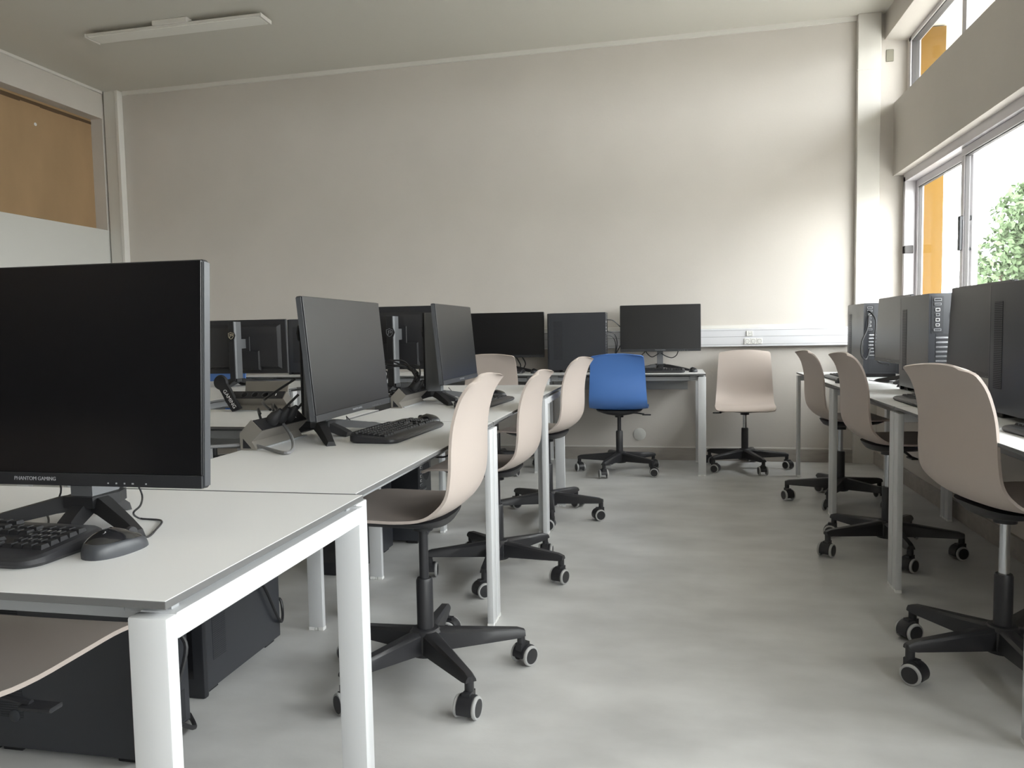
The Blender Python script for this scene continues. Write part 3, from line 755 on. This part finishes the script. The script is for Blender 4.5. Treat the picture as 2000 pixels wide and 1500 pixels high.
# ------------------------------------------------------------------ desk power modules: sockets face local -y, length along x
def power_module(label, x, y, rz, L=.27, plugs=True, back=False):
    t = thing('power_module', label, 'power strip', (x, y, TZ), rz, 'desk power modules')
    h = L / 2
    # d is local y (towards the user negative), z up
    SQ = .68
    body = [(.045, .004), (-.022, .004), (-.022, .008), (-.005, .036), (-.052, .082), (-.006, .125), (.048, .07)]
    endp = [(.047, .0), (-.026, .0), (-.026, .006), (-.006, .036), (-.055, .082), (-.006, .129), (.05, .072)]
    body = [(a * SQ, b * SQ) for a, b in body]; endp = [(a * SQ, b * SQ) for a, b in endp]
    put('body', MB().m(ALU).prism(body, 'x', -h, h).mesh('body', 15), t)
    hole = [(a * SQ, b * SQ) for a, b in ((.036, .008), (-.004, .008), (.034, .050))]
    for s in (-1, 1):
        eb = MB().m(ALU).prism(endp, 'x', s * h, s * (h + .004)); eb.m(BLKM).prism(hole, 'x', s * (h + .0041), s * (h + .0045))
        put('end_plate', eb.mesh('end_plate', 15), t)
    n = Vector((0, -.682, .731)); c = Vector((0, -.029, .1035)) * SQ; q = Matrix.Translation(c) @ Matrix.Rotation(rad(43), 4, 'X')
    fm = MB().m(BLKM).box(-h + .002, h - .002, -.030 * SQ, .030 * SQ, .0, .003, mtx=q)
    so = put('socket_strip', fm.mesh('socket_strip'), t)
    for k in range(3):
        xx = -.065 + k * .05
        sm_ = MB().m(BLK).lathe([(.0165, .0), (.0165, .0012), (.014, .0012), (.013, -.0)], 20, q @ Matrix.Translation((xx, 0, .003)))
        put('socket', sm_.mesh('socket'), so)
    put('switch', MB().m(MARKW).box(.085, .088, -.006, .006, .003, .0045, mtx=q).mesh('switch'), so)
    put('base_clamp', MB().m(GMET).box(-h + .02, h + .03, -.02, .035, 0, .004).mesh('base_clamp'), t)
    if plugs:
        for k in plugs:
            xx = -.065 + k * .05
            pm_ = MB().m(BLKM).lathe([(.017, .003), (.019, .012), (.017, .03), (.010, .045), (.006, .055)], 14, q @ Matrix.Translation((xx, 0, .0)))
            po = put('plug', pm_.mesh('plug'), t)
    return t
power_module('tan angled power module with black plugs on the second island desk', -1.19, 2.17, 90, .28, (0, 1, 2))
power_module('tan angled power module with tangled black plugs on the third island desk', -1.18, 3.39, 90, .30, (1, 2))
pl = power_module('tan angled power module with empty sockets on the desk joining from the left', -1.775, 3.12, 0, .25, ())
lm = MB().m(ALU).box(-.105, .105, -.003, .003, 0, .062, .001, mtx=Matrix.Translation((.0, .052, .066)) @ Matrix.Rotation(rad(-14), 4, 'X')); lm.m(BLKM).box(-.10, .10, .03, .06, .004, .075)
put('raised_lid', lm.mesh('raised_lid'), pl)


# ------------------------------------------------------------------ cables
def world_child(name, mb, parent):
    me = mb.mesh(name); L = Matrix.LocRotScale(parent.location, parent.rotation_euler, parent.scale)
    me.transform(L.inverted()); return put(name, me, parent)
OB = {o.get('label'): o for o in bpy.data.objects if o.parent is None and o.get('label')}
def find(part): return [o for l, o in OB.items() if part in l][0]
zt = TZ + .0025
world_child('cord', MB().m(CABLE).tube([(-1.12, 1.23, .835), (-1.15, 1.27, .78), (-1.161, 1.244, zt), (-1.165, 1.207, zt), (-1.196, 1.222, zt), (-1.19, 1.246, zt + .004), (-1.13, 1.212, zt + .004), (-1.075, 1.15, zt), (-1.06, 1.085, TZ + .012)], .0019, 6), find('keyboard in front of the big monitor'))
world_child('cord', MB().m(CABLE).tube([(-.955, 1.22, .83), (-.955, 1.245, .79), (-.935, 1.215, .775), (-.935, 1.195, .765), (-.945, 1.225, zt), (-.895, 1.215, zt), (-.862, 1.155, zt), (-.845, 1.112, zt), (-.842, 1.082, TZ + .010)], .0018, 6), find('mouse on the desk nearest'))
world_child('cord', MB().m(CABLE).tube([(-1.10, 2.50, .79), (-1.08, 2.56, zt), (-1.04, 2.63, zt), (-.985, 2.61, zt), (-.945, 2.52, TZ + .012)], .0019, 6, 3), find('keyboard on the second island'))
world_child('cord', MB().m(CABLE).tube([(-1.11, 2.52, .79), (-1.13, 2.58, zt), (-1.17, 2.68, zt), (-1.09, 2.70, zt), (-1.04, 2.66, zt), (-.99, 2.60, zt), (-.975, 2.67, zt), (-.94, 2.66, zt), (-.92, 2.67, TZ + .010)], .0018, 6, 3), find('mouse behind the keyboard'))
world_child('cord', MB().m(CABLE).tube([(-1.09, 3.72, .80), (-1.06, 3.80, zt), (-.98, 3.82, zt), (-.93, 3.74, zt), (-.90, 3.60, TZ + .012)], .0019, 6, 4), find('keyboard on the third island'))
def cable(label, runs, r=.0035, material=CABLE, name='cable', group=None):
    mb = MB().m(material)
    for p in runs: mb.tube(p, r, 7, 6)
    return tag(put(name, mb.mesh(name)), label, 'cable', group)
cable('thick grey cable lying on the second island desk, ending in a black plug', [[(-1.62, 1.92, .42), (-1.52, 1.94, .70), (-1.40, 1.965, .752), (-1.277, 2.02, .757), (-1.20, 2.05, .757), (-1.12, 2.01, .751), (-1.045, 1.955, .751), (-1.045, 2.0, .755), (-1.10, 2.10, .775), (-1.17, 2.17, .815)]], .005, CABLEG)
cable('black cables rising from the power module to the back of the second island monitor', [
    [(-1.215, 2.13, .84), (-1.25, 2.18, .85), (-1.28, 2.26, .80), (-1.27, 2.32, .81), (-1.20, 2.35, .88)], [(-1.22, 2.20, .845), (-1.27, 2.25, .86), (-1.30, 2.32, .87), (-1.22, 2.37, .93)],
    [(-1.22, 2.22, .84), (-1.27, 2.31, .85), (-1.27, 2.40, .80), (-1.20, 2.40, .86)], [(-1.22, 2.24, .84), (-1.28, 2.35, .80), (-1.25, 2.42, .77), (-1.17, 2.42, .84)]], .0042)
loops = []
random.seed(11)
for k in range(7):
    j = lambda a: random.uniform(-a, a)
    loops.append([(-1.30 + j(.02), 3.40 + j(.03), .84 + j(.02)), (-1.34 + j(.03), 3.44 + j(.04), .88 + j(.02)), (-1.36 + j(.03), 3.50 + j(.04), .92 + j(.015)), (-1.28 + j(.03), 3.52 + j(.03), .93 + j(.02)), (-1.20 + j(.02), 3.50 + j(.03), .90 + j(.02)), (-1.17 + j(.02), 3.47 + j(.04), .85 + j(.02)), (-1.20 + j(.02), 3.44 + j(.03), .80 + j(.02)), (-1.27 + j(.02), 3.43 + j(.03), .81 + j(.02))])
cable('tangled bundle of black cables over the power module on the third island desk', loops, .004, name='cable_bundle')
cable('black cables looping from the back wall tower to the right back monitor', [
    [(-.497, 6.10, 1.15), (-.45, 6.11, 1.145), (-.41, 6.15, 1.11), (-.36, 6.22, 1.05)], [(-.497, 6.12, 1.06), (-.44, 6.14, 1.04), (-.42, 6.16, .97), (-.43, 6.17, .86), (-.40, 6.20, .76)],
    [(-.497, 6.10, 1.03), (-.45, 6.12, 1.015), (-.43, 6.15, .94), (-.45, 6.17, .80)], [(-.36, 6.22, 1.02), (-.40, 6.18, .94), (-.44, 6.17, .86), (-.46, 6.18, .76)]], .004)
cable('black cables hanging in a loop under the right back wall monitor', [
    [(.05, 6.20, .90), (.035, 6.20, .865), (-.0, 6.20, .845), (-.05, 6.21, .86), (-.08, 6.22, .88)], [(-.10, 6.20, .88), (-.15, 6.20, .853), (-.185, 6.20, .875), (-.20, 6.20, .90)],
    [(-.205, 6.20, .895), (-.235, 6.19, .86), (-.24, 6.18, .80), (-.235, 6.17, .752)]], .0038)
cable('black cables draped under the left back wall monitor', [
    [(-1.40, 6.19, .87), (-1.43, 6.18, .82), (-1.40, 6.17, .77), (-1.36, 6.17, .752)], [(-1.24, 6.19, .87), (-1.20, 6.18, .80), (-1.22, 6.17, .77), (-1.28, 6.17, .752)], [(-1.19, 6.19, .87), (-1.16, 6.18, .81), (-1.19, 6.17, .752)]], .005)
cable('black cable looping behind the farthest window row tower', [
    [(1.20, 5.20, 1.13), (1.19, 5.18, 1.05), (1.155, 5.16, .97), (1.15, 5.15, .89), (1.18, 5.16, .86), (1.21, 5.19, .93)], [(1.20, 5.20, 1.16), (1.23, 5.15, 1.10), (1.22, 5.13, .95), (1.24, 5.14, .85), (1.30, 5.10, .83)]], .006)
cable('thin black cables lying on the farthest desk of the window row', [
    [(1.30, 5.12, zt), (1.22, 5.02, zt), (1.16, 4.86, zt), (1.22, 4.78, zt), (1.30, 4.70, zt)], [(1.30, 4.62, .84), (1.28, 4.60, .79), (1.22, 4.62, zt), (1.17, 4.72, zt), (1.14, 4.92, zt)]], .0025)
cable('black power cable looping behind the vented tower on the floor', [[(-1.352, 2.30, .46), (-1.352, 2.31, .30), (-1.345, 2.36, .20), (-1.345, 2.42, .10), (-1.35, 2.455, .07), (-1.37, 2.50, .09), (-1.385, 2.51, .13), (-1.40, 2.475, .13)]], .005)
cable('black cables plugged into the rear of the nearest floor tower', [[(-1.305, 1.70, .35), (-1.27, 1.74, .36), (-1.25, 1.80, .35), (-1.27, 1.88, .38), (-1.33, 1.93, .46)], [(-1.305, 1.72, .09), (-1.27, 1.76, .06), (-1.27, 1.82, .02), (-1.34, 1.90, .01)], [(-1.305, 1.80, .30), (-1.27, 1.80, .25), (-1.275, 1.75, .15), (-1.305, 1.74, .13)]], .006)
cable('black cable hanging below the third island desk, behind two chairs', [[(-1.10, 3.55, .68), (-1.09, 3.58, .60), (-1.05, 3.62, .52), (-1.10, 3.68, .46), (-1.22, 3.74, .45)]], .005)
# strap with lettering hanging beside the left power module
st = thing('cable_strap', 'black strap with white lettering leaning beside the left power module', 'strap', (-1.90, 3.08, TZ))
mb = MB().m(BLKM)
pts_ = [(-.034, .118), (-.014, .085), (.006, .045), (.034, .0)]
fr_, bk_ = [], []
for (x, z) in pts_: fr_ += [Vector((x - .019, -.006, z)), Vector((x + .019, -.006, z + .012))]
rings = [[Vector((x - .020, -.008, z - .004)), Vector((x + .020, -.008, z + .014)), Vector((x + .020, .010, z + .014)), Vector((x - .020, .010, z - .004))] for x, z in pts_]
rings[-1] = [Vector((p.x, p.y, max(p.z, 0))) for p in rings[-1]]
mb.loft(rings); mb.lathe([(.001, -.012), (.03, -.010), (.034, 0), (.03, .010), (.001, .012)], 18, Matrix.Translation((-.040, .002, .128)) @ Matrix.Rotation(rad(90), 4, 'X'))
so_ = put('strap', mb.mesh('strap', 40), st)
put('lettering', text_mesh('GAMING', .024, MARKW), so_, (.004, -.0092, .056), (rad(90), rad(58), 0))
